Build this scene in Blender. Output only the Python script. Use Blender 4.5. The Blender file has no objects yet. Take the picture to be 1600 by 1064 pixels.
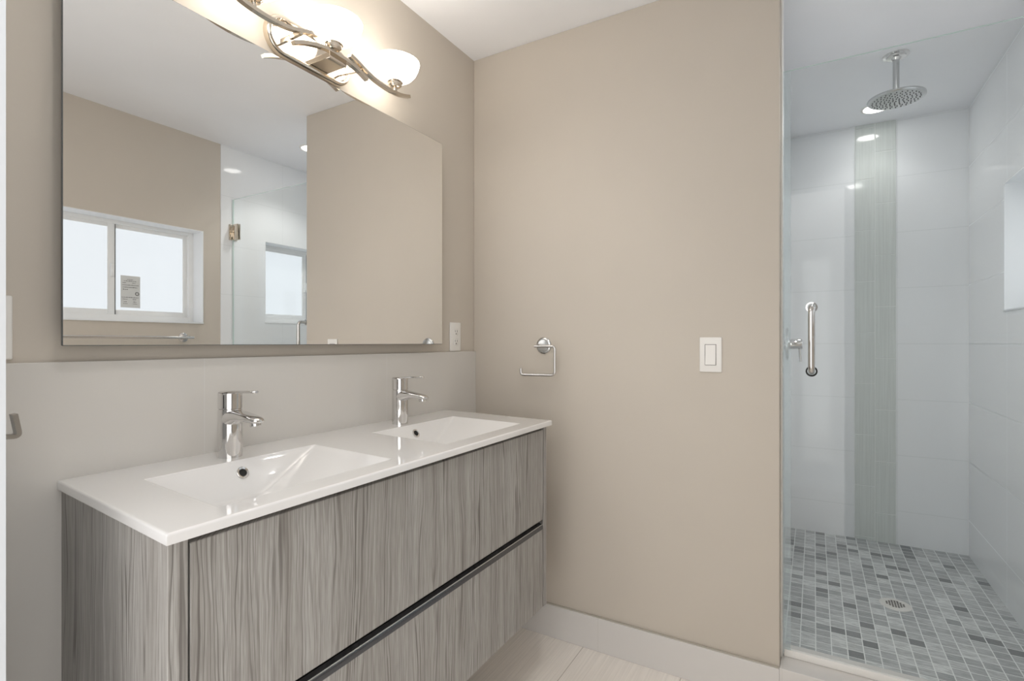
import bpy, bmesh, math, random
from mathutils import Vector, Matrix

random.seed(7)
sc = bpy.context.scene
C = sc.collection

# ------------------------------------------------------------------ camera, world, exposure
YAW = math.radians(30.1686)
CAM = (1.2459, 0.0, 1.136)
cd = bpy.data.cameras.new('camera')
cd.sensor_width = 36.0
cd.lens = 812.0 / 1600.0 * 36.0
cd.shift_y = 3.0 / 1600.0
cd.clip_start = 0.02
cam = bpy.data.objects.new('camera', cd)
C.objects.link(cam)
cam.location = CAM
cam.rotation_euler = (math.radians(90), 0, YAW)
sc.camera = cam

world = bpy.data.worlds.new('world')
sc.world = world
world.use_nodes = True
WORLD_L = 1.3
bgn = world.node_tree.nodes['Background']
bgn.inputs['Color'].default_value = (1.0, 0.98, 0.96, 1)
bgn.inputs['Strength'].default_value = WORLD_L

SHADE_L = 4.8          # vanity light glass
DOWN_L = 14.0          # downlight lenses
PANE_L = 0.56          # backlit frosted panes

sc.view_settings.view_transform = 'Standard'
sc.view_settings.look = 'None'
sc.view_settings.gamma = 1.0
sc.view_settings.use_curve_mapping = False
sc.view_settings.exposure = 0.70
cy = sc.cycles
cy.max_bounces = 14
cy.diffuse_bounces = 7
cy.glossy_bounces = 8
cy.transmission_bounces = 8
cy.transparent_max_bounces = 16
cy.sample_clamp_indirect = 4.0
cy.blur_glossy = 0.5
cy.caustics_reflective = True
cy.caustics_refractive = False

# portal that lets the daylight of the next room in through the doorway
pl = bpy.data.lights.new('doorway_portal', 'AREA')
pl.shape = 'RECTANGLE'
pl.size = 1.05
pl.size_y = 2.05
pl.cycles.is_portal = True
po = bpy.data.objects.new('doorway_portal', pl)
C.objects.link(po)
po.location = (0.875, 0.13, 1.025)
po.rotation_euler = (math.radians(90), 0, math.radians(180))

# ------------------------------------------------------------------ dimensions
D = 1.82          # back wall
W = 1.93          # window wall
H = 2.328         # ceiling
WE = 1.153        # free end of the back wall
SL = 1.130        # shower left wall
SY = 3.44         # shower far wall
SF = 0.055        # shower floor
YF = 0.25         # inner face of the front wall
SKEW = 0.088
X0 = 0.012        # tile face behind the vanity

# ------------------------------------------------------------------ material helpers
def srgb(r, g, b):
    f = lambda c: (c / 255 / 12.92) if c <= 10 else ((c / 255 + 0.055) / 1.055) ** 2.4
    return (f(r), f(g), f(b), 1.0)

class N:
    def __init__(self, name):
        self.m = bpy.data.materials.new(name)
        self.m.use_nodes = True
        self.t = self.m.node_tree
        self.b = self.t.nodes['Principled BSDF']
        self.out = self.t.nodes['Material Output']
    def new(self, typ, **kw):
        n = self.t.nodes.new(typ)
        for k, v in kw.items():
            setattr(n, k, v)
        return n
    def link(self, a, b):
        self.t.links.new(a, b)
    def math(self, op, a, b=None, c=None):
        n = self.new('ShaderNodeMath', operation=op)
        for i, v in enumerate((a, b, c)):
            if v is None:
                continue
            if isinstance(v, (int, float)):
                n.inputs[i].default_value = v
            else:
                self.link(v, n.inputs[i])
        return n.outputs[0]
    def xyz(self):
        tc = self.new('ShaderNodeTexCoord')
        s = self.new('ShaderNodeSeparateXYZ')
        self.link(tc.outputs['Object'], s.inputs[0])
        return tc.outputs['Object'], s.outputs
    def comb(self, x, y, z):
        n = self.new('ShaderNodeCombineXYZ')
        for i, v in enumerate((x, y, z)):
            if isinstance(v, (int, float)):
                n.inputs[i].default_value = v
            else:
                self.link(v, n.inputs[i])
        return n.outputs[0]
    def noise(self, vec, scale, detail=3, rough=0.5, dist=0.0):
        n = self.new('ShaderNodeTexNoise')
        n.inputs['Scale'].default_value = scale
        n.inputs['Detail'].default_value = detail
        n.inputs['Roughness'].default_value = rough
        n.inputs['Distortion'].default_value = dist
        if vec is not None:
            self.link(vec, n.inputs['Vector'])
        return n.outputs['Fac']
    def ramp(self, fac, stops, interp='LINEAR'):
        n = self.new('ShaderNodeValToRGB')
        n.color_ramp.interpolation = interp
        e = n.color_ramp.elements
        while len(e) < len(stops):
            e.new(0.5)
        for k, (p, col) in enumerate(stops):
            e[k].position = p
            e[k].color = col if len(col) == 4 else (*col, 1)
        self.link(fac, n.inputs[0])
        return n.outputs[0]
    def mix(self, fac, a, b, blend='MIX'):
        n = self.new('ShaderNodeMix', data_type='RGBA', blend_type=blend)
        for sock, v in ((n.inputs[0], fac), (n.inputs[6], a), (n.inputs[7], b)):
            if isinstance(v, (int, float)):
                sock.default_value = v
            elif isinstance(v, tuple):
                sock.default_value = v
            else:
                self.link(v, sock)
        return n.outputs[2]
    def bump(self, h, strength, dist=0.001):
        n = self.new('ShaderNodeBump')
        n.inputs['Strength'].default_value = strength
        n.inputs['Distance'].default_value = dist
        self.link(h, n.inputs['Height'])
        self.link(n.outputs[0], self.b.inputs['Normal'])
    def set(self, **kw):
        for k, v in kw.items():
            k = k.replace('_', ' ')
            s = self.b.inputs[k]
            if hasattr(v, 'is_linked') or hasattr(v, 'links'):
                self.link(v, s)
            else:
                s.default_value = v
        return self

def plain(name, col, rough=0.5, metal=0.0, spec=0.5, coat=0.0, var=0.0):
    n = N(name)
    n.set(Roughness=rough, Metallic=metal)
    n.b.inputs['Specular IOR Level'].default_value = spec
    if coat:
        n.b.inputs['Coat Weight'].default_value = coat
        n.b.inputs['Coat Roughness'].default_value = 0.04
    if var:
        o, _ = n.xyz()
        f = n.noise(o, 9, 4)
        dk = tuple(c * (1 - var) for c in col[:3]) + (1,)
        n.link(n.ramp(f, [(0.3, dk), (0.7, col)]), n.b.inputs['Base Color'])
    else:
        n.b.inputs['Base Color'].default_value = col
    return n.m

def paint(name, col, bump=0.08):
    n = N(name)
    o, _ = n.xyz()
    f = n.noise(o, 3.0, 2)
    dk = tuple(c * 0.97 for c in col[:3]) + (1,)
    n.link(n.ramp(f, [(0.3, dk), (0.7, col)]), n.b.inputs['Base Color'])
    n.set(Roughness=0.55)
    n.b.inputs['Specular IOR Level'].default_value = 0.25
    n.bump(n.noise(o, 220, 3), bump, 0.0006)
    return n.m

def tile(name, col, joint, u, v, su, sv, ou, ov, gw=0.0016, rough=0.07, streak=None, stagger=0.0):
    """flat tile cladding: u, v are the object axes that run across and up the face"""
    n = N(name)
    o, s = n.xyz()
    vv = n.math('DIVIDE', n.math('SUBTRACT', s[v], ov), sv)
    row = n.math('FLOOR', vv)
    uu = n.math('DIVIDE', n.math('SUBTRACT', s[u], ou), su)
    if stagger:
        uu = n.math('ADD', uu, n.math('MULTIPLY', row, stagger))
    def near(c, size):
        fr = n.math('FRACT', c)
        d = n.math('MINIMUM', fr, n.math('SUBTRACT', 1.0, fr))
        return n.math('MULTIPLY', d, size)
    dist = n.math('MINIMUM', near(uu, su), near(vv, sv))
    g = n.math('LESS_THAN', dist, gw)
    base = col
    if streak:
        k, amt = streak
        sc3 = [4.0, 4.0, 4.0]
        sc3[k] = 4.0
        comps = []
        for i in range(3):
            comps.append(n.math('MULTIPLY', s[i], 3.0 if i == k else 160.0))
        f = n.noise(n.comb(*comps), 1.0, 3, 0.6)
        cid = n.math('ADD', n.math('FLOOR', uu), n.math('MULTIPLY', row, 7.3))
        dk = tuple(c * (1 - amt) for c in col[:3]) + (1,)
        base = n.ramp(f, [(0.32, dk), (0.68, col)])
    n.link(n.mix(g, base, joint), n.b.inputs['Base Color'])
    n.link(n.math('ADD', n.math('MULTIPLY', g, 0.5), rough), n.b.inputs['Roughness'])
    h = n.math('MINIMUM', n.math('DIVIDE', dist, gw), 1.0)
    n.bump(h, 0.05, 0.0004)
    return n.m

def wood():
    n = N('grey_zebra_laminate')
    o, s = n.xyz()
    across = n.math('ADD', s[0], s[1])
    z = s[2]
    warp = n.noise(n.comb(n.math('MULTIPLY', across, 9.0), 0.0, n.math('MULTIPLY', z, 1.6)), 1.0, 3, 0.5)
    warp2 = n.noise(n.comb(n.math('MULTIPLY', across, 30.0), 3.0, n.math('MULTIPLY', z, 7.0)), 1.0, 2, 0.5)
    a2 = n.math('ADD', across, n.math('ADD', n.math('MULTIPLY', warp, 0.055), n.math('MULTIPLY', warp2, 0.010)))
    # pores, growth lines, broad tone
    pores = n.noise(n.comb(n.math('MULTIPLY', across, 560.0), 0.0, n.math('MULTIPLY', z, 13.0)), 1.0, 2, 0.6)
    tone = n.noise(n.comb(n.math('MULTIPLY', a2, 18.0), 9.0, n.math('MULTIPLY', z, 0.6)), 1.0, 3, 0.55)
    med = n.noise(n.comb(n.math('MULTIPLY', a2, 230.0), 5.0, n.math('MULTIPLY', z, 1.6)), 1.0, 2, 0.55)
    ring = n.math('SINE', n.math('MULTIPLY', n.math('ADD', a2, n.math('MULTIPLY', tone, 0.10)), 620.0))
    amp = n.noise(n.comb(n.math('MULTIPLY', a2, 40.0), 4.0, n.math('MULTIPLY', z, 1.3)), 1.0, 2, 0.5)
    line = n.math('MULTIPLY', n.ramp(ring, [(0.45, (0, 0, 0)), (0.97, (1, 1, 1))]), n.ramp(amp, [(0.36, (0, 0, 0)), (0.62, (1, 1, 1))]))
    base = n.ramp(tone, [(0.32, srgb(154, 151, 146)), (0.52, srgb(175, 173, 169)), (0.70, srgb(185, 184, 181))])
    c1 = n.mix(n.math('MULTIPLY', n.ramp(med, [(0.36, (1, 1, 1)), (0.60, (0, 0, 0))]), 0.55), base, srgb(136, 131, 126))
    c2 = n.mix(n.math('MULTIPLY', line, 0.82), c1, srgb(92, 87, 83))
    c3 = n.mix(n.math('MULTIPLY', n.ramp(pores, [(0.40, (1, 1, 1)), (0.54, (0, 0, 0))]), 0.40), c2, srgb(112, 107, 102))
    fine = pores
    n.link(c3, n.b.inputs['Base Color'])
    n.set(Roughness=0.42)
    n.b.inputs['Specular IOR Level'].default_value = 0.35
    n.bump(fine, 0.06, 0.0004)
    return n.m

def mosaic():
    n = N('grey_stone_mosaic')
    o, s = n.xyz()
    S = 0.0485
    u = n.math('DIVIDE', n.math('SUBTRACT', s[0], W), S)
    v = n.math('DIVIDE', n.math('SUBTRACT', s[1], SY), S)
    cell = n.comb(n.math('FLOOR', u), n.math('FLOOR', v), 0.0)
    wn = n.new('ShaderNodeTexWhiteNoise', noise_dimensions='2D')
    n.link(cell, wn.inputs['Vector'])
    rnd = wn.outputs['Value']
    col = n.ramp(rnd, [(0.0, srgb(116, 119, 121)), (0.10, srgb(128, 131, 133)), (0.16, srgb(172, 175, 177)),
                       (0.55, srgb(190, 193, 194)), (0.82, srgb(207, 210, 210)), (1.0, srgb(226, 229, 228))])
    ph = n.math('MULTIPLY', rnd, 37.0)
    f = n.noise(n.comb(n.math('ADD', n.math('MULTIPLY', s[0], 26.0), ph), n.math('ADD', n.math('MULTIPLY', s[1], 150.0), ph), ph), 1.0, 4, 0.6, 0.6)
    col2 = n.mix(n.math('MULTIPLY', n.ramp(f, [(0.38, (1, 1, 1)), (0.62, (0, 0, 0))]), 0.5), col, srgb(112, 116, 118))
    def near(c):
        fr = n.math('FRACT', c)
        return n.math('MULTIPLY', n.math('MINIMUM', fr, n.math('SUBTRACT', 1.0, fr)), S)
    dist = n.math('MINIMUM', near(u), near(v))
    g = n.math('LESS_THAN', dist, 0.0017)
    n.link(n.mix(g, col2, srgb(232, 234, 233)), n.b.inputs['Base Color'])
    n.link(n.math('ADD', n.math('MULTIPLY', g, 0.4), 0.38), n.b.inputs['Roughness'])
    n.bump(n.math('MINIMUM', n.math('DIVIDE', dist, 0.0022), 1.0), 0.4, 0.0008)
    return n.m

def thin_glass(name, tint, refl0=0.022):
    n = N(name)
    tr = n.new('ShaderNodeBsdfTransparent')
    tr.inputs[0].default_value = tint
    gl = n.new('ShaderNodeBsdfGlossy')
    gl.inputs['Roughness'].default_value = 0.0
    gl.inputs['Color'].default_value = (1, 1, 1, 1)
    lw = n.new('ShaderNodeLayerWeight')
    lw.inputs['Blend'].default_value = 0.5
    p5 = n.math('POWER', lw.outputs['Facing'], 5.0)
    fac = n.math('ADD', n.math('MULTIPLY', p5, 1 - refl0), refl0)
    mx = n.new('ShaderNodeMixShader')
    n.link(fac, mx.inputs[0])
    n.link(tr.outputs[0], mx.inputs[1])
    n.link(gl.outputs[0], mx.inputs[2])
    n.link(mx.outputs[0], n.out.inputs['Surface'])
    return n.m

def clear_strip(name):
    n = N(name)
    tr = n.new('ShaderNodeBsdfTransparent')
    tr.inputs[0].default_value = (0.93, 0.96, 0.97, 1)
    df = n.new('ShaderNodeBsdfPrincipled')
    df.inputs['Base Color'].default_value = srgb(222, 228, 230)
    df.inputs['Roughness'].default_value = 0.2
    mx = n.new('ShaderNodeMixShader')
    mx.inputs[0].default_value = 0.18
    n.link(tr.outputs[0], mx.inputs[1])
    n.link(df.outputs[0], mx.inputs[2])
    n.link(mx.outputs[0], n.out.inputs['Surface'])
    return n.m

def paper(name, col, through):
    n = N(name)
    tr = n.new('ShaderNodeBsdfTransparent')
    df = n.new('ShaderNodeBsdfDiffuse')
    df.inputs[0].default_value = col
    mx = n.new('ShaderNodeMixShader')
    mx.inputs[0].default_value = through
    n.link(df.outputs[0], mx.inputs[1])
    n.link(tr.outputs[0], mx.inputs[2])
    n.link(mx.outputs[0], n.out.inputs['Surface'])
    return n.m

def emit(name, col, strength, base=0.8):
    n = N(name)
    n.b.inputs['Base Color'].default_value = (base, base, base, 1)
    n.set(Roughness=0.25)
    n.b.inputs['Emission Color'].default_value = col
    n.b.inputs['Emission Strength'].default_value = strength
    return n.m

M = {}
M['wall'] = paint('beige_wall_paint', srgb(205, 197, 186))
M['white_paint'] = paint('white_trim_paint', srgb(236, 238, 240), 0.03)
M['jamb_paint'] = paint('grey_white_paint', srgb(212, 216, 220), 0.03)
M['ceiling'] = paint('white_ceiling_paint', srgb(244, 245, 248), 0.05)
WT, WJ = srgb(238, 240, 242), srgb(222, 225, 226)
M['tile_x'] = tile('white_wall_tile_side', WT, WJ, 1, 2, 0.60, 0.298, SY, 0.235, rough=0.06)
M['tile_y'] = tile('white_wall_tile_back', WT, WJ, 0, 2, 0.90, 0.298, 1.63, 0.235, rough=0.06)
M['splash'] = tile('white_backsplash_tile', srgb(211, 208, 203), srgb(210, 208, 205), 1, 2, 0.60, 1.2, 0.69, -0.1, gw=0.0008, rough=0.10)
M['base_tile'] = tile('white_baseboard_tile', srgb(214, 211, 208), srgb(200, 197, 192), 0, 2, 0.60, 0.5, 0.56, -0.2, gw=0.001, rough=0.22)
M['floor'] = tile('cream_striated_floor_tile', srgb(247, 241, 234), srgb(190, 183, 174), 0, 1, 0.3545, 1.20, 0.5015, 0.61, gw=0.0013, rough=0.32, streak=(1, 0.13))
M['mosaic'] = mosaic()
M['wood'] = wood()
M['accent'] = tile('grey_green_glass_tile', srgb(217, 222, 219), srgb(226, 229, 227), 0, 2, 50, 50, -7.7, -7.7, rough=0.08, streak=(2, 0.10))
M['grout'] = plain('white_grout', srgb(226, 229, 227), 0.6)
M['ceramic'] = plain('white_ceramic', srgb(230, 229, 228), 0.05, 0, 0.5, 0.8)
M['chrome'] = plain('chrome', (0.70, 0.69, 0.68, 1), 0.06, 1.0)
M['nickel'] = plain('polished_nickel', (0.70, 0.63, 0.54, 1), 0.09, 1.0)
M['satin'] = plain('satin_chrome', (0.58, 0.59, 0.59, 1), 0.25, 1.0)
M['hook'] = plain('dull_nickel', (0.40, 0.38, 0.35, 1), 0.35, 1.0)
M['mirror'] = plain('mirror_silver', (0.91, 0.91, 0.90, 1), 0.0, 1.0)
M['dark_metal'] = plain('dark_anodised_aluminium', (0.15, 0.155, 0.17, 1), 0.26, 1.0)
M['gap_shade'] = plain('cabinet_shade_dark', srgb(38, 36, 35), 0.7)  # near-black colour stands in for the shade inside the cabinet
M['black'] = plain('black_rubber', srgb(18, 18, 18), 0.6)
M['white_plastic'] = plain('white_plastic', srgb(236, 234, 230), 0.35)
M['slot'] = plain('grey_slot', srgb(70, 66, 62), 0.6)
M['window_frame'] = plain('grey_white_window_frame', srgb(240, 241, 241), 0.4)
M['latch'] = plain('white_latch', srgb(235, 236, 236), 0.3)
M['gasket'] = plain('grey_gasket', srgb(96, 98, 98), 0.6)
M['pane'] = emit('frosted_daylight_pane', (0.88, 0.94, 1.0, 1), PANE_L, 0.15)
M['shade'] = emit('lit_opal_glass', (1.0, 0.93, 0.83, 1), SHADE_L)
M['lens'] = emit('lit_downlight_lens', (1.0, 0.98, 0.95, 1), DOWN_L)
M['glass'] = thin_glass('clear_door_glass', (0.975, 0.985, 0.983, 1))
M['glass_edge'] = plain('green_glass_edge', srgb(196, 214, 208), 0.15)
M['strip'] = clear_strip('clear_seal')
M['sticker'] = paper('grey_paper_sticker', srgb(214, 213, 208), 0.3)
M['ink'] = plain('dark_print', srgb(96, 95, 93), 0.7)
M['nozzle'] = plain('grey_silicone', srgb(74, 75, 76), 0.5)

# ------------------------------------------------------------------ mesh helpers
def wloc(o):
    v = Vector((0, 0, 0))
    while o is not None:
        v += o.location
        o = o.parent
    return v

def obj(name, bm, mat, parent=None, smooth=True, angle=35):
    """link a bmesh built in world coordinates as one object, optionally under a parent"""
    if parent is not None:
        bmesh.ops.translate(bm, verts=bm.verts, vec=-wloc(parent))
    bmesh.ops.recalc_face_normals(bm, faces=bm.faces)
    me = bpy.data.meshes.new(name)
    bm.to_mesh(me)
    bm.free()
    for m in (mat if isinstance(mat, (list, tuple)) else [mat]):
        me.materials.append(m)
    if smooth:
        me.polygons.foreach_set('use_smooth', [True] * len(me.polygons))
        try:
            me.set_sharp_from_angle(angle=math.radians(angle))
        except Exception:
            pass
    o = bpy.data.objects.new(name, me)
    C.objects.link(o)
    if parent is not None:
        o.parent = parent
    return o

def tag(o, label=None, cat=None, group=None, kind=None):
    for k, v in (('label', label), ('category', cat), ('group', group), ('kind', kind)):
        if v:
            o[k] = v
    return o

def thing(name, loc, label, cat, group=None, kind=None):
    o = bpy.data.objects.new(name, None)
    o.empty_display_size = 0.05
    o.location = loc
    C.objects.link(o)
    return tag(o, label, cat, group, kind)

def struct(name, bm, mat, label=None, smooth=False):
    return tag(obj(name, bm, mat, None, smooth), label, None, None, 'structure')

def B():
    return bmesh.new()

def box(bm, x0, x1, y0, y1, z0, z1, bev=0.0, seg=2, mi=0):
    r = bmesh.ops.create_cube(bm, size=1.0)
    vs = r['verts']
    for v in vs:
        v.co = Vector(((x0 + x1) / 2 + v.co.x * (x1 - x0), (y0 + y1) / 2 + v.co.y * (y1 - y0), (z0 + z1) / 2 + v.co.z * (z1 - z0)))
    fs = set(f for v in vs for f in v.link_faces)
    for f in fs:
        f.material_index = mi
    if bev:
        es = set(e for v in vs for e in v.link_edges)
        bmesh.ops.bevel(bm, geom=list(es), offset=bev, segments=seg, profile=0.5, affect='EDGES')
    return bm

def frame_of(d):
    d = d.normalized()
    up = Vector((0, 0, 1)) if abs(d.z) < 0.95 else Vector((1, 0, 0))
    a = d.cross(up).normalized()
    return a, a.cross(d).normalized()

def lathe(bm, origin, axis, prof, n=40, cap0=True, cap1=True):
    """prof: list of (radius, height along axis)"""
    axis = Vector(axis).normalized()
    a, b = frame_of(axis)
    o = Vector(origin)
    rings = []
    for r, h in prof:
        if r < 1e-6:
            rings.append([bm.verts.new(o + axis * h)])
        else:
            rings.append([bm.verts.new(o + axis * h + (a * math.cos(2 * math.pi * k / n) + b * math.sin(2 * math.pi * k / n)) * r) for k in range(n)])
    for r0, r1 in zip(rings, rings[1:]):
        for k in range(n):
            k2 = (k + 1) % n
            if len(r0) == 1 and len(r1) == 1:
                continue
            if len(r0) == 1:
                bm.faces.new((r0[0], r1[k], r1[k2]))
            elif len(r1) == 1:
                bm.faces.new((r0[k], r1[0], r0[k2]))
            else:
                bm.faces.new((r0[k], r1[k], r1[k2], r0[k2]))
    if cap0 and len(rings[0]) > 1:
        bm.faces.new(rings[0])
    if cap1 and len(rings[-1]) > 1:
        bm.faces.new(list(reversed(rings[-1])))
    return bm

def smooth_path(pts, per=8):
    """Catmull-Rom through the points"""
    P = [Vector(p) for p in pts]
    P = [P[0] * 2 - P[1]] + P + [P[-1] * 2 - P[-2]]
    out = []
    for i in range(1, len(P) - 2):
        p0, p1, p2, p3 = P[i - 1], P[i], P[i + 1], P[i + 2]
        for k in range(per):
            t = k / per
            out.append(0.5 * ((2 * p1) + (p2 - p0) * t + (2 * p0 - 5 * p1 + 4 * p2 - p3) * t * t + (3 * p1 - p0 - 3 * p2 + p3) * t ** 3))
    out.append(P[-2])
    return out

def rounded(pts, r, seg=6):
    """polyline with its corners rounded to radius r"""
    P = [Vector(p) for p in pts]
    out = [P[0]]
    for i in range(1, len(P) - 1):
        a, b, c = P[i - 1], P[i], P[i + 1]
        u, v = (a - b).normalized(), (c - b).normalized()
        ang = u.angle(v)
        t = min(r / math.tan(ang / 2), (a - b).length * 0.49, (c - b).length * 0.49)
        s, e = b + u * t, b + v * t
        for k in range(seg + 1):
            q = k / seg
            out.append((1 - q) ** 2 * s + 2 * q * (1 - q) * b + q * q * e)
    out.append(P[-1])
    return out

def sweep(bm, path, sect, up=None, closed=False):
    """sweep a 2-D section (list of (u, v)) along a path; v points along 'up' when given"""
    P = [Vector(p) for p in path]
    n = len(P)
    rings = []
    pa = None
    for i in range(n):
        if closed:
            d = P[(i + 1) % n] - P[i - 1]
        else:
            d = P[min(i + 1, n - 1)] - P[max(i - 1, 0)]
        d.normalize()
        if up is not None:
            a = d.cross(Vector(up)).normalized()
            b = a.cross(d).normalized()
        else:
            if pa is None:
                a, b = frame_of(d)
            else:
                a = (pa - d * pa.dot(d)).normalized()
                b = a.cross(d).normalized()
            pa = a
        rings.append([bm.verts.new(P[i] + a * u + b * v) for u, v in sect])
    m = len(sect)
    rng = range(n) if closed else range(n - 1)
    for i in rng:
        r0, r1 = rings[i], rings[(i + 1) % n]
        for k in range(m):
            k2 = (k + 1) % m
            bm.faces.new((r0[k], r0[k2], r1[k2], r1[k]))
    if not closed:
        bm.faces.new(list(reversed(rings[0])))
        bm.faces.new(rings[-1])
    return bm

def circ(r, n=14):
    return [(r * math.cos(2 * math.pi * k / n), r * math.sin(2 * math.pi * k / n)) for k in range(n)]

def tube(bm, path, r, n=14, closed=False):
    return sweep(bm, path, circ(r, n), None, closed)

def extrude_poly(bm, pts, vec):
    vec = Vector(vec)
    a = [bm.verts.new(Vector(p)) for p in pts]
    b = [bm.verts.new(Vector(p) + vec) for p in pts]
    bm.faces.new(a)
    bm.faces.new(list(reversed(b)))
    n = len(a)
    for k in range(n):
        k2 = (k + 1) % n
        bm.faces.new((a[k], b[k], b[k2], a[k2]))
    return bm

def shear(bm):
    for v in bm.verts:
        v.co.y -= SKEW * (v.co.x - X0)
    return bm

def dup(root, loc, label):
    r = root.copy()
    C.objects.link(r)
    r.location = loc
    r['label'] = label
    for ch in list(root.children):
        c = ch.copy()
        C.objects.link(c)
        c.parent = r
        for g in list(ch.children):
            d = g.copy()
            C.objects.link(d)
            d.parent = c
    return r

# ------------------------------------------------------------------ room shell
T = 0.14
struct('floor', box(B(), -0.10, W + T, -0.9, D + 0.10, -0.06, 0.0), M['floor'], 'cream striated tile floor')
struct('ceiling', box(B(), -0.10, W + T, -0.9, SY + 0.1, H, H + 0.06), M['ceiling'], 'flat white ceiling')
struct('wall_left', box(B(), -0.10, 0.0, 0.13, D + 0.12, 0.0, H), M['wall'], 'beige wall behind the mirror')
bm = B()
box(bm, 0.0, WE, D, D + 0.15, 0.0, H, 0.004, 2)
struct('wall_back', bm, M['wall'], 'beige wall beside the vanity', smooth=True)
bm = B()                                          # front wall with the doorway
box(bm, 0.0, 0.35, 0.13, YF, 0.0, H)
box(bm, 1.40, W, 0.13, YF, 0.0, H)
box(bm, 0.35, 1.40, 0.13, YF, 2.05, H)
struct('wall_front', bm, M['jamb_paint'], 'white wall around the doorway')

W1 = (0.885, 1.7166, 1.244, 1.784)
W2 = (2.110, 2.876, 1.262, 1.793)
YT = 1.820                                        # paint gives way to tile
def pierced(y0, y1, w):
    bm = B()
    box(bm, W, W + T, y0, w[0], 0.0, H)
    box(bm, W, W + T, w[1], y1, 0.0, H)
    box(bm, W, W + T, w[0], w[1], 0.0, w[2])
    box(bm, W, W + T, w[0], w[1], w[3], H)
    return bm
struct('wall_right', pierced(0.13, YT, W1), M['wall'], 'beige wall with the room window')
bm = pierced(YT, SY, W2)
bmesh.ops.translate(bm, verts=bm.verts, vec=(-0.006, 0, 0))
struct('wall_shower_right', bm, M['tile_x'], 'white tiled shower wall with a window')
struct('wall_shower_left', box(B(), 1.03, SL, D + 0.15, SY, 0.0, H), M['tile_x'], 'white tiled shower wall with the valve')
struct('wall_shower_back', box(B(), 1.03, W + T, SY, SY + 0.1, 0.0, H), M['tile_y'], 'white tiled wall at the far end of the shower')
struct('floor_shower', box(B(), SL, W - 0.006, D + 0.15, SY, -0.06, SF), M['mosaic'], 'grey stone mosaic shower floor')
struct('trim_1', box(B(), WE, W - 0.006, D - 0.012, D + 0.15, 0.0, 0.127, 0.002), M['base_tile'], 'white tiled shower curb')
struct('trim_2', box(B(), WE, WE + 0.005, D + 0.055, D + 0.15, 0.127, H, 0.001), M['white_plastic'], 'white strip on the wall end beside the shower door')
bm = B()                                          # window reveals (painted)
struct('baseboard_back', box(B(), 0.012, WE, D - 0.012, D, 0.0, 0.122, 0.0015), M['base_tile'], 'white tile baseboard')
struct('trim_3', box(B(), 0.012, WE, D - 0.007, D, 0.122, 0.126), plain('baseboard_shadow_line', srgb(176, 170, 160), 0.6), 'grey painted shadow line above the baseboard')  # thin grey strip paints the shadow line over the baseboard
struct('baseboard_right', box(B(), W - 0.012, W, YF, D - 0.012, 0.0, 0.122, 0.0015), M['base_tile'])
bm = B()
box(bm, 0.0, X0, YF, D, 0.0, 1.099, 0.0015)
struct('trim_4', bm, M['splash'], 'glossy white tile backsplash')

# accent strip: two columns of glass tile up the far shower wall
bm = B()
ZT = [0.055]
lc, rc, wd = 1.4405, 1.5335, 0.0915
box(bm, lc - 0.001, rc + wd + 0.001, SY - 0.0035, SY, SF, H, mi=1)
def column(x, zoff):
    z = zoff
    while z < H:
        a, b = max(z + 0.0018, SF), min(z + 0.2795 - 0.0018, H)
        if b - a > 0.01:
            box(bm, x + 0.0014, x + wd - 0.0014, SY - 0.005, SY - 0.001, a, b, 0.0008, 1)
        z += 0.2795
column(lc, 1.190 - 0.2795 * 5)
column(rc, 1.330 - 0.2795 * 5)
struct('trim_5', bm, [M['accent'], M['grout']], 'two columns of grey green glass tile')

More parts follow.
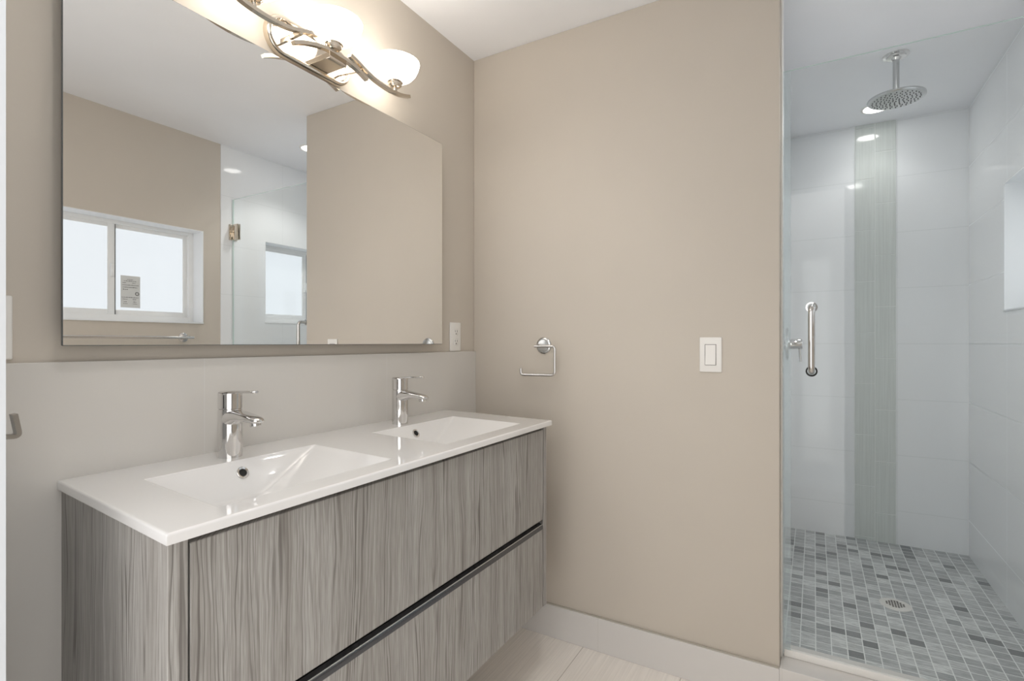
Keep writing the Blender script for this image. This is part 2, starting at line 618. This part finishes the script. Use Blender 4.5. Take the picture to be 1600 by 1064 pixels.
# ------------------------------------------------------------------ windows
def window(name, w, label):
    y0, y1, z0, z1 = w
    t = thing(name, (W + 0.10, (y0 + y1) / 2, z0), label, None, None, 'structure')
    X = W + 0.095
    bm = B()
    f = 0.03
    box(bm, X, X + 0.045, y0, y0 + f, z0, z1, 0.002)
    box(bm, X, X + 0.045, y1 - f, y1, z0, z1, 0.002)
    box(bm, X, X + 0.045, y0 + f, y1 - f, z0, z0 + f + 0.008, 0.002)
    box(bm, X, X + 0.045, y0 + f, y1 - f, z1 - f + 0.008, z1, 0.002)
    obj('window_frame', bm, M['window_frame'], t)
    ym = (y0 + y1) / 2
    for k, (a, b, xo) in enumerate(((y0 + f, ym + 0.018, 0.004), (ym - 0.018, y1 - f, 0.018))):
        bm = B()
        s = 0.022
        za, zb = z0 + f + 0.006, z1 - f + 0.010
        sx0, sx1 = X + xo, X + xo + 0.016
        sl = 0.036 if k == 1 else s
        sr = 0.036 if k == 0 else s
        box(bm, sx0, sx1, a, a + sl, za, zb, 0.0015)
        box(bm, sx0, sx1, b - sr, b, za, zb, 0.0015)
        box(bm, sx0, sx1, a + sl, b - sr, za, za + 0.03, 0.0015)
        box(bm, sx0, sx1, a + sl, b - sr, zb - 0.022, zb, 0.0015)
        sash = obj('sash', bm, M['window_frame'], t)
        obj('pane', box(B(), sx0 + 0.006, sx0 + 0.011, a + sl - 0.003, b - sr + 0.003, za + 0.027, zb - 0.019), M['pane'], sash)
        if k == 0:
            g = B()
            box(g, sx0 - 0.001, sx0 + 0.002, b - 0.004, b, za + 0.004, zb - 0.004)
            obj('gasket', g, M['gasket'], sash)
            g = B()
            zl = (za + zb) / 2 - 0.005
            box(g, sx0 - 0.012, sx0 - 0.001, b - 0.026, b - 0.008, zl - 0.035, zl + 0.035, 0.004, 3)
            box(g, sx0 - 0.018, sx0 - 0.010, b - 0.021, b - 0.013, zl - 0.022, zl + 0.005, 0.003, 2)
            obj('latch', g, M['latch'], sash)
    # white lining of the opening
    bm = B()
    r = 0.004
    box(bm, W - 0.0062, X, y0, y0 + r, z0, z1)
    box(bm, W - 0.0062, X, y1 - r, y1, z0, z1)
    box(bm, W - 0.0062, X, y0 + r, y1 - r, z1 - r, z1)
    box(bm, W - 0.010, X, y0 - 0.0, y1 + 0.0, z0, z0 + 0.008, 0.001)
    obj('window_lining', bm, M['white_paint'], t)
    return t
window('window_1', W1, 'white sliding window in the beige wall, seen in the mirror')
window('window_2', W2, 'white sliding window in the shower wall')

# sticker on the inner face of the room window
sx = W + 0.095 + 0.018 + 0.006
t = thing('sticker', (sx - 0.001, 1.397, 1.326), 'grey printed paper sticker on the window pane, seen in the mirror', 'sticker')
obj('paper', box(B(), sx - 0.0012, sx - 0.0002, 1.350, 1.443, 1.324, 1.496), M['sticker'], t)
bm = B()
def dash(y0, y1, z, h=0.003):
    box(bm, sx - 0.0016, sx - 0.0012, y0 - 0.040, y1 - 0.040, z - 0.008, z - 0.008 + h)
for z, segs in ((1.482, ((1.42, 1.45),)), (1.474, ((1.405, 1.465),)), (1.464, ((1.398, 1.415), (1.445, 1.462))),
                (1.452, ((1.397, 1.475),)), (1.440, ((1.40, 1.47),)), (1.428, ((1.40, 1.425),)),
                (1.386, ((1.395, 1.478),)), (1.376, ((1.40, 1.422), (1.447, 1.466))), (1.362, ((1.404, 1.418), (1.450, 1.464))),
                (1.352, ((1.402, 1.422), (1.447, 1.468)))):
    for a, b in segs:
        y = a
        while y < b - 0.002:
            l = random.uniform(0.003, 0.009)
            dash(y, min(y + l, b), z, random.uniform(0.002, 0.0035))
            y += l + 0.0018
obj('print', bm, M['ink'], t)
bm = B()
ring = []
for k in range(16):
    a = 2 * math.pi * k / 16
    ring.append((sx - 0.0016, 1.428 + 0.0085 * math.cos(a), 1.401 + 0.0085 * math.sin(a)))
tube(bm, ring, 0.0016, 6, True)
obj('ring_mark', bm, M['ink'], t)

# ------------------------------------------------------------------ mirror
t = thing('wall_mirror', (0.0, 0.980, 1.1295), 'large frameless rectangular mirror on the wall above the vanity', 'mirror')
bm = box(B(), 0.039, 0.045, 0.4123, 1.5485, 1.1295, 1.878, 0.0014, 1)
bm.normal_update()
for f in bm.faces:
    f.material_index = 0 if f.normal.x > 0.99 else 1
obj('mirror_glass', bm, [M['mirror'], M['gasket']], t, smooth=False)
obj('mirror_backing', box(B(), 0.0, 0.0389, 0.440, 1.520, 1.155, 1.850), M['gasket'], t, smooth=False)

# ------------------------------------------------------------------ vanity cabinet (floats on the wall)
CT, CB = 0.8755, 0.8595
VY0, VY1 = 0.4159, 1.614
t = thing('vanity_cabinet', (0.0125, 1.015, 0.2627), 'floating grey wood grain vanity cabinet with two wide drawers', 'cabinet')
ZB = 0.2627
XF = 0.4725
CY0, CY1 = 0.4225, 1.6005
PT = 0.0275
def sbox(*a, **k):
    return shear(box(B(), *a, **k))
XB = X0 + 0.0005
obj('side_panel', sbox(XB, XF, CY0, CY0 + PT, ZB, CB - 0.0004, bev=0.0008, seg=1), M['wood'], t)
obj('side_panel', sbox(XB, XF, CY1 - PT + 0.006, CY1, ZB, CB - 0.0004, bev=0.0008, seg=1), M['wood'], t)
obj('bottom_panel', sbox(XB, XF - 0.022, CY0 + PT, CY1 - PT + 0.006, ZB, ZB + 0.018), M['wood'], t)
obj('back_panel', sbox(XB, XB + 0.012, CY0 + PT, CY1 - PT + 0.006, ZB + 0.018, 0.76), M['gap_shade'], t)
obj('gap_shade_strip', sbox(XF - 0.034, XF - 0.024, CY0 + PT, CY1 - PT + 0.006, ZB + 0.018, CB - 0.001), M['gap_shade'], t)  # dark strip painted as the shade seen through the drawer gaps
g = 0.0035
d = obj('drawer', sbox(XF - 0.020, XF - 0.0005, CY0 + PT + g, CY1 - PT + 0.006 - g, 0.5516, 0.8480, bev=0.001, seg=1), M['wood'], t)
d = obj('drawer', sbox(XF - 0.020, XF - 0.0005, CY0 + PT + g, CY1 - PT + 0.006 - g, ZB + 0.001, 0.5200, bev=0.0008, seg=1), M['wood'], t)
prof = [(XF - 0.0006, 0.5202), (XF - 0.0008, 0.5290), (XF - 0.0013, 0.5312), (XF - 0.0026, 0.5330), (XF - 0.0046, 0.5342), (XF - 0.0130, 0.5372),
        (XF - 0.0145, 0.5385), (XF - 0.0158, 0.5385), (XF - 0.0165, 0.5370), (XF - 0.0165, 0.5300), (XF - 0.0200, 0.5300), (XF - 0.0200, 0.5202)]
bm = B()
extrude_poly(bm, [(x, CY0 + PT + g, z) for x, z in prof], (0, CY1 - PT + 0.006 - 2 * g - CY0 - PT, 0))
obj('handle_rail', shear(bm), M['dark_metal'], d, angle=32)

bm = tube(B(), [(XF - 0.0042, CY0 + PT + g, 0.5336), (XF - 0.0042, CY1 - PT + 0.006 - g, 0.5336)], 0.0018, 10)
obj('rail_highlight', shear(bm), M['satin'], d)  # brighter tube stands in for the highlight along the handle rail

# ------------------------------------------------------------------ ceramic top with two basins
BAS = ((0.513, 0.908), (1.102, 1.497))
BX0, BX1 = 0.143, 0.432
CX1 = 0.4865
def smin(a, b, k):
    h = max(k - abs(a - b), 0.0) / k
    return min(a, b) - h * h * k * 0.25
def top_z(x, y):
    h = 0.0
    for y0, y1 in BAS:
        db, df, dl, dr = x - BX0, BX1 - x, y - y0, y1 - y
        if min(db, df, dl, dr) > 0:
            q = smin(smin(db * 1.6, df * 1.0, 0.006), smin(dl * 1.0, dr * 0.42, 0.006), 0.004)
            q = smin(q, 0.075, 0.01)
            h = max(0.0, q) * min(1.0, max(0.0, q) / 0.004)
    z = CT - h
    r = 0.004
    e = min(CX1 - x, y - VY0, VY1 - y)
    if e < r:
        z -= r - math.sqrt(max(0.0, r * r - (r - e) ** 2))
    return z
def axis_pts(a, b, step, fine):
    p = [a + (b - a) * k / round((b - a) / step) for k in range(round((b - a) / step) + 1)]
    for f in fine:
        p += [f - 0.002, f - 0.001, f, f + 0.001, f + 0.002, f + 0.003]
    p += [a + q for q in (0.0004, 0.001, 0.002, 0.003, 0.004)] + [b - q for q in (0.0004, 0.001, 0.002, 0.003, 0.004)]
    p = sorted(q for q in p if a <= q <= b)
    out = [p[0]]
    for q in p[1:]:
        if q - out[-1] > 0.00035:
            out.append(q)
    out[-1] = b
    return out
xs = axis_pts(X0 + 0.0005, CX1, 0.006, (BX0, BX1))
ys = axis_pts(VY0, VY1, 0.0065, (BAS[0][0], BAS[0][1], BAS[1][0], BAS[1][1]))
bm = B()
gt = [[bm.verts.new((x, y, top_z(x, y))) for y in ys] for x in xs]
gb = [[bm.verts.new((x, y, min(CB, gt[i][j].co.z - 0.010))) for j, y in enumerate(ys)] for i, x in enumerate(xs)]
nx, ny = len(xs), len(ys)
for i in range(nx - 1):
    for j in range(ny - 1):
        bm.faces.new((gt[i][j], gt[i + 1][j], gt[i + 1][j + 1], gt[i][j + 1]))
        bm.faces.new((gb[i][j], gb[i][j + 1], gb[i + 1][j + 1], gb[i + 1][j]))
for i in range(nx - 1):
    bm.faces.new((gt[i][0], gb[i][0], gb[i + 1][0], gt[i + 1][0]))
    bm.faces.new((gt[i][-1], gt[i + 1][-1], gb[i + 1][-1], gb[i][-1]))
for j in range(ny - 1):
    bm.faces.new((gt[0][j], gt[0][j + 1], gb[0][j + 1], gb[0][j]))
    bm.faces.new((gt[-1][j], gb[-1][j], gb[-1][j + 1], gt[-1][j + 1]))
t = thing('ceramic_double_sink', (X0, 1.015, CB), 'glossy white ceramic vanity top with two rectangular basins', 'sink')
obj('basin_slab', shear(bm), M['ceramic'], t, angle=50)
nb = Vector((1.6, 0, 1)).normalized()
for yc in (0.7025, 1.2765):
    x = 0.1605
    yy = yc - SKEW * (x - X0)
    p = Vector((x, yy, CT - 1.6 * (x - BX0) + 0.002)) + nb * 0.0012
    r = obj('overflow_ring', lathe(B(), p, nb, [(0.0088, -0.003), (0.0088, 0.0008), (0.0125, 0.0018), (0.0135, 0.001), (0.0135, -0.003)], 28, False, False), M['chrome'], t)
    obj('overflow_hole', lathe(B(), p, nb, [(0.0087, 0.0004), (0.0, 0.0005)], 24), M['black'], r)
    zc = top_z(0.29, yc - 0.04)
    ydr = yc - 0.04 - SKEW * (0.29 - X0)
    obj('drain_plug', lathe(B(), (0.29, ydr, zc - 0.002), (0, 0, 1), [(0.032, 0), (0.032, 0.003), (0.028, 0.006), (0.0, 0.007)], 32), M['chrome'], t)

# ------------------------------------------------------------------ faucets
def make_faucet(loc, label):
    t = thing('basin_faucet', loc, label, 'faucet')
    x, y, z = loc
    R = 0.0252
    obj('faucet_body', lathe(B(), loc, (0, 0, 1), [(R, 0.0), (R, 0.1080), (R - 0.0008, 0.1090)], 48), M['chrome'], t)
    # cartridge cap with the lever plate on top
    bm = lathe(B(), (x, y, z + 0.1088), (0, 0, 1), [(R - 0.003, 0.0), (R - 0.003, 0.0012), (R - 0.0008, 0.0014), (R, 0.002), (R, 0.0365), (R - 0.001, 0.0378)], 48)
    cap = obj('faucet_cap', bm, M['chrome'], t)
    obj('cap_slot', box(B(), x + R - 0.0150, x + R - 0.0125, y - R + 0.0025, y - R + 0.0065, z + 0.113, z + 0.143), M['black'], cap)
    obj('temperature_dot', lathe(B(), (x + 0.0165, y - 0.0168, z + 0.130), (0.7, -0.71, 0), [(0.0025, 0.0), (0.0025, 0.0012), (0.0, 0.0013)], 14), M['black'], cap)
    bm = B()
    st = [(-0.0235, 0.006), (-0.020, 0.0145), (-0.010, 0.0225), (0.006, 0.0238), (0.022, 0.0175), (0.040, 0.0125), (0.065, 0.0105), (0.085, 0.0095), (0.094, 0.0075), (0.0975, 0.003)]
    rings = []
    for dx, hw in st:
        zz = z + 0.1450 + max(0.0, dx) * 0.045
        th = 0.0058 if dx > 0.02 else 0.0045
        sect = []
        for k in range(16):
            a = 2 * math.pi * k / 16
            ca, sa = math.cos(a), math.sin(a)
            sect.append(bm.verts.new((x + dx, y + hw * math.copysign(abs(ca) ** 0.7, ca), zz + th / 2 + th / 2 * math.copysign(abs(sa) ** 0.7, sa))))
        rings.append(sect)
    for r0, r1 in zip(rings, rings[1:]):
        for k in range(16):
            bm.faces.new((r0[k], r0[(k + 1) % 16], r1[(k + 1) % 16], r1[k]))
    bm.faces.new(rings[0])
    bm.faces.new(list(reversed(rings[-1])))
    obj('lever', bm, M['chrome'], t)
    # spout: leaves the top of the body at full height and tapers outwards
    bm = B()
    st = [(0.000, 0.0245, 0.066, 0.1085), (0.018, 0.0235, 0.073, 0.1082), (0.034, 0.0215, 0.080, 0.1072), (0.055, 0.0190, 0.0850, 0.1045),
          (0.075, 0.0180, 0.0845, 0.1015), (0.092, 0.0168, 0.0835, 0.0985), (0.104, 0.0140, 0.0835, 0.0955), (0.1095, 0.0100, 0.0850, 0.0925), (0.1115, 0.004, 0.087, 0.0905)]
    rings = []
    for dx, hw, z0, z1 in st:
        sect = []
        for k in range(20):
            a = 2 * math.pi * k / 20
            ca, sa = math.cos(a), math.sin(a)
            sect.append(bm.verts.new((x + dx, y + hw * math.copysign(abs(ca) ** 0.75, ca), z + (z0 + z1) / 2 + (z1 - z0) / 2 * math.copysign(abs(sa) ** 0.75, sa))))
        rings.append(sect)
    for r0, r1 in zip(rings, rings[1:]):
        for k in range(20):
            bm.faces.new((r0[k], r0[(k + 1) % 20], r1[(k + 1) % 20], r1[k]))
    bm.faces.new(rings[0])
    bm.faces.new(list(reversed(rings[-1])))
    sp = obj('spout', bm, M['chrome'], t, angle=60)
    obj('aerator', lathe(B(), (x + 0.093, y, z + 0.0855), (0.12, 0, -1), [(0.0115, 0.0), (0.0115, 0.008), (0.0105, 0.0092), (0.0085, 0.0088), (0.0, 0.0085)], 28), M['chrome'], sp)
    return t
f1 = make_faucet((0.0925, 0.7030, CT - 0.0002), 'chrome lever faucet at the nearer left basin of the vanity top')
dup(f1, (0.0965, 1.2620, CT - 0.0002), 'chrome lever faucet at the farther right basin, nearest the wall outlet')

# ------------------------------------------------------------------ vanity light
LY, LX = 0.9865, 0.108
t = thing('vanity_light', (0.0, LY, 1.955), 'polished nickel three light wall fixture with glowing glass bowls above the mirror', 'wall lamp')
def stadium(hl, r, n=18):
    out = []
    for s in (1, -1):
        for k in range(n + 1):
            a = -math.pi / 2 + math.pi * k / n
            out.append((s * (hl - r + r * math.cos(a)), s * r * math.sin(a)))
    return out
bm = B()
ZC, PR, PH = 1.958, 0.055, 0.141
PY = 0.988
layers = [(0.0, 0.0), (0.014, 0.0), (0.018, 0.002), (0.0205, 0.006), (0.0205, 0.011), (0.0175, 0.0145), (0.0140, 0.016)]
prev = None
for hgt, ins in layers:
    ring = [bm.verts.new((hgt, PY + u, ZC + v)) for u, v in stadium(PH - ins, PR - ins)]
    if prev:
        for k in range(len(ring)):
            k2 = (k + 1) % len(ring)
            bm.faces.new((prev[k], prev[k2], ring[k2], ring[k]))
    prev = ring
bm.faces.new(prev)
obj('backplate', bm, M['nickel'], t)
AX = 0.108
armC = [(0.055, 1.9490), (0.079, 1.9435), (0.113, 1.9317), (0.151, 1.9220), (0.192, 1.9180), (0.225, 1.9182), (0.263, 1.9220), (0.305, 1.9335)]
armB = [(-0.128, 1.8945), (-0.095, 1.9100), (-0.055, 1.9232), (-0.020, 1.9304), (0.020, 1.9304), (0.054, 1.9286), (0.090, 1.9212), (0.1225, 1.9098)]
bar = [(-0.007, -0.0045), (0.007, -0.0045), (0.007, 0.0045), (-0.007, 0.0045)]
def arm(pts, sgn, ax):
    pth = smooth_path([(ax, LY + sgn * u, z) for u, z in pts], 6)
    bm = sweep(B(), pth, bar, (0, 0, 1))
    a = obj('arm', bm, M['nickel'], t, angle=30)
    return a
a1 = arm(armC, -1, AX)
a2 = arm(armB, 1, 0.106)
a3 = arm(armC, 1, AX)
def strut(a, y, z, yp, zp):
    s = sweep(B(), [(0.0142, yp, zp), (AX, y, z)], [(-0.004, -0.006), (0.004, -0.006), (0.004, 0.006), (-0.004, 0.006)], (0, 0, 1))
    obj('strut', s, M['nickel'], a)
strut(a1, LY - 0.104, 1.9330, 0.892, 1.940)
strut(a3, LY + 0.104, 1.9330, 1.085, 1.940)
bm = box(B(), 0.0142, 0.104, 0.975, 1.035, 1.914, 1.9300, 0.001, 1)
obj('mount_block', bm, M['nickel'], a2)
for k, (yy, zz) in enumerate(((LY - 0.236, 1.9225), (LY, 1.9340), (LY + 0.240, 1.9225))):
    o = (LX, yy, zz + 0.0)
    rise = 1.952 - zz
    cup = obj('shade_holder', lathe(B(), o, (0, 0, 1), [(0.0065, 0.0), (0.0065, rise - 0.016), (0.015, rise - 0.015), (0.0205, rise - 0.010), (0.0205, rise - 0.003), (0.0245, rise - 0.001), (0.0245, rise + 0.004), (0.016, rise + 0.006)], 32), M['nickel'], t)
    zb = rise + 0.003
    profo = [(0.0, zb), (0.020, zb + 0.001), (0.038, zb + 0.005), (0.054, zb + 0.015), (0.066, zb + 0.029), (0.0735, zb + 0.046), (0.0765, zb + 0.058)]
    profi = [(r * 0.955, h + 0.003) for r, h in profo[::-1]]
    profi[-1] = (0.0, zb + 0.004)
    profi[0] = (0.0735, zb + 0.058)
    obj('glass_shade', lathe(B(), o, (0, 0, 1), profo + profi, 48), M['shade'], t)

# ------------------------------------------------------------------ toilet paper holder
t = thing('toilet_paper_holder', (0.333, D, 1.1235), 'empty chrome toilet paper holder on the beige wall', 'toilet paper holder')
obj('rosette', lathe(B(), (0.333, D, 1.1235), (0, -1, 0), [(0.032, 0.0), (0.032, 0.004), (0.030, 0.006), (0.024, 0.0075), (0.023, 0.010), (0.012, 0.0115), (0.0, 0.012)], 40), M['satin'], t)
obj('post', lathe(B(), (0.333, D - 0.011, 1.1225), (0, -1, 0), [(0.0085, 0.0), (0.0085, 0.040), (0.007, 0.042)], 20), M['chrome'], t)
ya = D - 0.050
pth = rounded([(0.318, ya, 1.1215), (0.4035, ya, 1.1215), (0.4035, ya, 1.0125), (0.2575, ya, 1.0105), (0.2575, ya, 1.0350)], 0.016)
obj('arm', tube(B(), pth, 0.0055, 14), M['chrome'], t)

# ------------------------------------------------------------------ switch and outlets
t = thing('light_switch', (0.950, D, 1.0953), 'white rocker light switch on the beige wall', 'light switch')
bm = B()
cx, cz = 0.950, 1.0953
box(bm, cx - 0.035, cx + 0.035, D - 0.006, D, cz - 0.0578, cz + 0.0578, 0.003, 3)
obj('switch_plate', bm, M['white_plastic'], t)
rim = B()
box(rim, cx - 0.0178, cx + 0.0178, D - 0.0066, D - 0.0058, cz - 0.0345, cz + 0.0345)
r = obj('rocker_frame', rim, M['slot'], t)
bm = B()
extrude_poly(bm, [(cx - 0.0162, D - 0.0066, cz + 0.0330), (cx - 0.0162, D - 0.0076, cz + 0.0330), (cx - 0.0162, D - 0.0070, cz + 0.002), (cx - 0.0162, D - 0.0115, cz - 0.0330), (cx - 0.0162, D - 0.0066, cz - 0.0330)], (0.0324, 0, 0))
obj('rocker', bm, M['white_plastic'], t, angle=10)

def outlet(yc, zc, label, duplex=True):
    t = thing('wall_outlet', (0.0, yc, zc), label, 'outlet')
    bm = B()
    box(bm, 0.0, 0.006, yc - 0.035, yc + 0.035, zc - 0.0573, zc + 0.0573, 0.003, 3)
    obj('outlet_plate', bm, M['white_plastic'], t)
    for s in (1, -1):
        zz = zc + s * 0.0195
        rb = B()
        box(rb, 0.0055, 0.0082, yc - 0.0165, yc + 0.0165, zz - 0.0142, zz + 0.0142, 0.0025, 2)
        rec = obj('receptacle', rb, M['white_plastic'], t)
        sb = B()
        box(sb, 0.0078, 0.0085, yc - 0.0075, yc - 0.0055, zz - 0.001, zz + 0.007)
        box(sb, 0.0078, 0.0085, yc + 0.0055, yc + 0.0075, zz - 0.001, zz + 0.007)
        lathe(sb, (0.0078, yc, zz - 0.0075), (1, 0, 0), [(0.0028, 0.0), (0.0028, 0.0007)], 12)
        obj('slots', sb, M['slot'], rec)
    return t
outlet(1.685, 1.1585, 'white duplex wall outlet right of the mirror, near the corner')
outlet(0.3205, 1.1625, 'white wall plate left of the mirror, at the left edge of the photo')

# ------------------------------------------------------------------ robe hook on the front wall
t = thing('robe_hook', (0.25, YF, 1.012), 'small satin metal hook by the doorway, left of the vanity', 'hook')
obj('hook_base', box(B(), 0.234, 0.266, YF, YF + 0.006, 0.990, 1.030, 0.003, 2), M['hook'], t)
pth = rounded([(0.25, YF + 0.005, 1.003), (0.25, YF + 0.0415, 1.0005), (0.25, YF + 0.036, 1.033)], 0.006, 5)
obj('hook_arm', sweep(B(), pth, [(-0.007, -0.003), (0.007, -0.003), (0.007, 0.003), (-0.007, 0.003)], None), M['hook'], t, angle=30)

# ------------------------------------------------------------------ towel bar on the window wall
t = thing('towel_bar', (W, 1.34, 1.164), 'chrome towel bar under the window, seen in the mirror', 'towel bar')
for yy in (0.975, 1.606):
    obj('bracket', lathe(B(), (W, yy, 1.164), (-1, 0, 0), [(0.026, 0.0), (0.026, 0.006), (0.022, 0.009), (0.011, 0.014), (0.009, 0.030), (0.009, 0.064)], 28), M['chrome'], t)
obj('bar', tube(B(), [(W - 0.058, 0.945, 1.163), (W - 0.058, 1.634, 1.163)], 0.0075, 16), M['chrome'], t)

# ------------------------------------------------------------------ shower door
GX0, GX1, GZ0, GZ1, GY = 1.1625, W - 0.012, 0.140, 2.009, 1.893
t = thing('shower_door', (W - 0.006, GY, GZ0), 'frameless clear glass hinged shower door', 'shower door')
bm = box(B(), GX0, GX1, GY - 0.004, GY + 0.004, GZ0, GZ1)
bm.faces.ensure_lookup_table()
bm.normal_update()
for f in bm.faces:
    f.material_index = 0 if abs(f.normal.y) > 0.5 else 1
obj('glass_panel', bm, [M['glass'], M['glass_edge']], t, smooth=False)
obj('seal_strip', box(B(), GX0 - 0.003, GX0 + 0.019, GY - 0.0055, GY - 0.0042, GZ0, GZ1), M['strip'], t)
obj('bottom_sweep', box(B(), GX0, GX1, GY - 0.008, GY + 0.008, 0.1275, GZ0 + 0.010, 0.002), M['white_plastic'], t)
for zc in (1.8075, 0.345):
    hb = B()
    box(hb, W - 0.070, W - 0.022, GY - 0.010, GY - 0.0042, zc - 0.048, zc + 0.048, 0.0015, 2)
    box(hb, W - 0.070, W - 0.022, GY + 0.0042, GY + 0.010, zc - 0.048, zc + 0.048, 0.0015, 2)
    box(hb, W - 0.022, W - 0.008, GY - 0.014, GY + 0.014, zc - 0.030, zc + 0.030, 0.002, 2)
    box(hb, W - 0.011, W - 0.006, GY - 0.026, GY + 0.026, zc - 0.048, zc + 0.048, 0.001, 2)
    hinge = obj('hinge', hb, M['nickel'], t)
HX = 1.2390
for s in (-1, 1):
    yo = GY + s * 0.056
    pth = rounded([(HX, GY + s * 0.006, 1.2465), (HX, yo, 1.2465), (HX, yo, 1.0450), (HX, GY + s * 0.006, 1.0450)], 0.022, 8)
    hd = obj('pull_handle', tube(B(), pth, 0.0095, 20), M['chrome'], t)
    for zz in (1.2465, 1.0450):
        obj('washer', lathe(B(), (HX, GY + s * 0.0042, zz), (0, s, 0), [(0.0165, 0.0), (0.0165, 0.003), (0.0120, 0.0035), (0.0120, 0.0)], 28, False, False), M['black'] if zz < 1.1 else M['chrome'], hd)

# ------------------------------------------------------------------ rain shower head
HXc, HYc = 1.540, 2.665
t = thing('rain_shower_head', (HXc, HYc, H), 'round chrome rain shower head on a ceiling arm', 'shower head')
obj('flange', lathe(B(), (HXc, HYc, H), (0, 0, -1), [(0.046, 0.0), (0.046, 0.003), (0.034, 0.006), (0.033, 0.011), (0.018, 0.013), (0.0135, 0.022), (0.0, 0.022)], 40), M['chrome'], t)
obj('shower_arm', lathe(B(), (HXc, HYc, H - 0.02), (0, 0, -1), [(0.0115, 0.0), (0.0115, 0.134), (0.0145, 0.136), (0.0145, 0.142), (0.012, 0.146), (0.012, 0.160)], 28), M['satin'], t)
zt = 2.1405
hd = obj('spray_head', lathe(B(), (HXc, HYc, zt), (0, 0, 1), [(0.0, 0.0), (0.090, 0.0), (0.097, 0.0015), (0.101, 0.006), (0.100, 0.011), (0.085, 0.0145), (0.030, 0.018), (0.018, 0.024), (0.016, 0.030), (0.0, 0.030)], 64), M['satin'], t)
bm = B()
for r, cnt in ((0.012, 6), (0.026, 10), (0.040, 15), (0.054, 20), (0.068, 24), (0.082, 28)):
    for k in range(cnt):
        a = 2 * math.pi * k / cnt + r * 40
        lathe(bm, (HXc + r * math.cos(a), HYc + r * math.sin(a), zt + 0.0002), (0, 0, -1), [(0.0024, 0.0), (0.0019, 0.0025), (0.0, 0.0028)], 8)
obj('nozzles', bm, M['nozzle'], hd)

# ------------------------------------------------------------------ shower valve
VY, VZ = 2.97, 1.128
t = thing('shower_valve', (SL, VY, VZ), 'round chrome shower valve with lever on the left shower wall', 'shower valve')
obj('escutcheon', lathe(B(), (SL, VY, VZ), (1, 0, 0), [(0.083, 0.0), (0.083, 0.003), (0.080, 0.007), (0.050, 0.0095), (0.030, 0.011), (0.0, 0.011)], 56), M['chrome'], t)
obj('valve_body', lathe(B(), (SL + 0.008, VY, VZ), (1, 0, 0), [(0.026, 0.0), (0.026, 0.055), (0.024, 0.058), (0.0, 0.058)], 40), M['chrome'], t)
pth = [(SL + 0.054, VY, VZ - 0.022), (SL + 0.056, VY, VZ - 0.060), (SL + 0.058, VY, VZ - 0.088)]
obj('lever', tube(B(), pth, 0.0058, 14), M['chrome'], t)

# ------------------------------------------------------------------ shower drain
DX, DY = 1.535, 2.645
t = thing('shower_drain', (DX, DY, SF), 'round light metal drain in the grey mosaic shower floor', 'drain')
obj('drain_cover', lathe(B(), (DX, DY, SF), (0, 0, 1), [(0.056, 0.0), (0.055, 0.002), (0.050, 0.0032), (0.0, 0.0032)], 48), plain('light_nickel_drain', (0.78, 0.76, 0.73, 1), 0.4, 0.35), t)
bm = B()
for i in range(-3, 4):
    for j in range(-3, 4):
        x, y = i * 0.0095, j * 0.0095
        if math.hypot(x, y) < 0.032:
            box(bm, DX + x - 0.0033, DX + x + 0.0033, DY + y - 0.0033, DY + y + 0.0033, SF + 0.0025, SF + 0.0036)
obj('drain_slots', bm, M['slot'], t)

# ------------------------------------------------------------------ recessed ceiling downlights
def spot(x, y, power):
    l = bpy.data.lights.new('downlight_beam', 'SPOT')
    l.energy = power
    l.color = (1.0, 0.98, 0.95)
    l.spot_size = math.radians(124)
    l.spot_blend = 0.55
    l.shadow_soft_size = 0.045
    o = bpy.data.objects.new('downlight_beam', l)
    C.objects.link(o)
    o.location = (x, y, H - 0.012)
    return o

def downlight(x, y, label):
    t = thing('recessed_downlight', (x, y, H), label, 'ceiling light', 'recessed ceiling downlights')
    obj('trim_ring', lathe(B(), (x, y, H), (0, 0, -1), [(0.066, 0.0), (0.064, 0.003), (0.054, 0.004), (0.052, 0.0)], 40, False, False), M['white_plastic'], t)
    obj('lens', lathe(B(), (x, y, H - 0.0005), (0, 0, -1), [(0.052, 0.0), (0.050, 0.001), (0.0, 0.0015)], 40), M['lens'], t)
    return t
d1 = downlight(1.517, 3.215, 'lit round downlight in the shower ceiling nearest the far tiled wall')
dup(d1, (1.520, 2.14, H), 'lit round downlight in the shower ceiling just inside the glass door')
spot(1.517, 3.215, 1.6)
spot(1.520, 2.14, 9.0)
o = spot(1.00, 0.72, 12.0)                        # added unseen fill, tilted towards the floor in front of the back wall
o.data.spot_size = math.radians(66)
o.data.spot_blend = 1.0
o.rotation_euler = (Vector((0.80, 1.50, 0.0)) - o.location).to_track_quat('-Z', 'Y').to_euler()
o = spot(0.80, 0.40, 7.0)                         # second fill lamp added out of view, aimed at the mirror wall
o.data.spot_size = math.radians(112)
o.data.spot_blend = 0.9
o.rotation_euler = (Vector((0.0, 1.05, 1.15)) - o.location).to_track_quat('-Z', 'Y').to_euler()
dup(d1, (1.00, 0.72, H), 'unseen round downlight added as fill in the bathroom ceiling in front of the nearer basin')  # made-up fixture for the added floor beam
dup(d1, (0.80, 0.40, H), 'added out-of-view fill downlight in the bathroom ceiling just inside the doorway')  # invented fitting that goes with the fill on the mirror wall
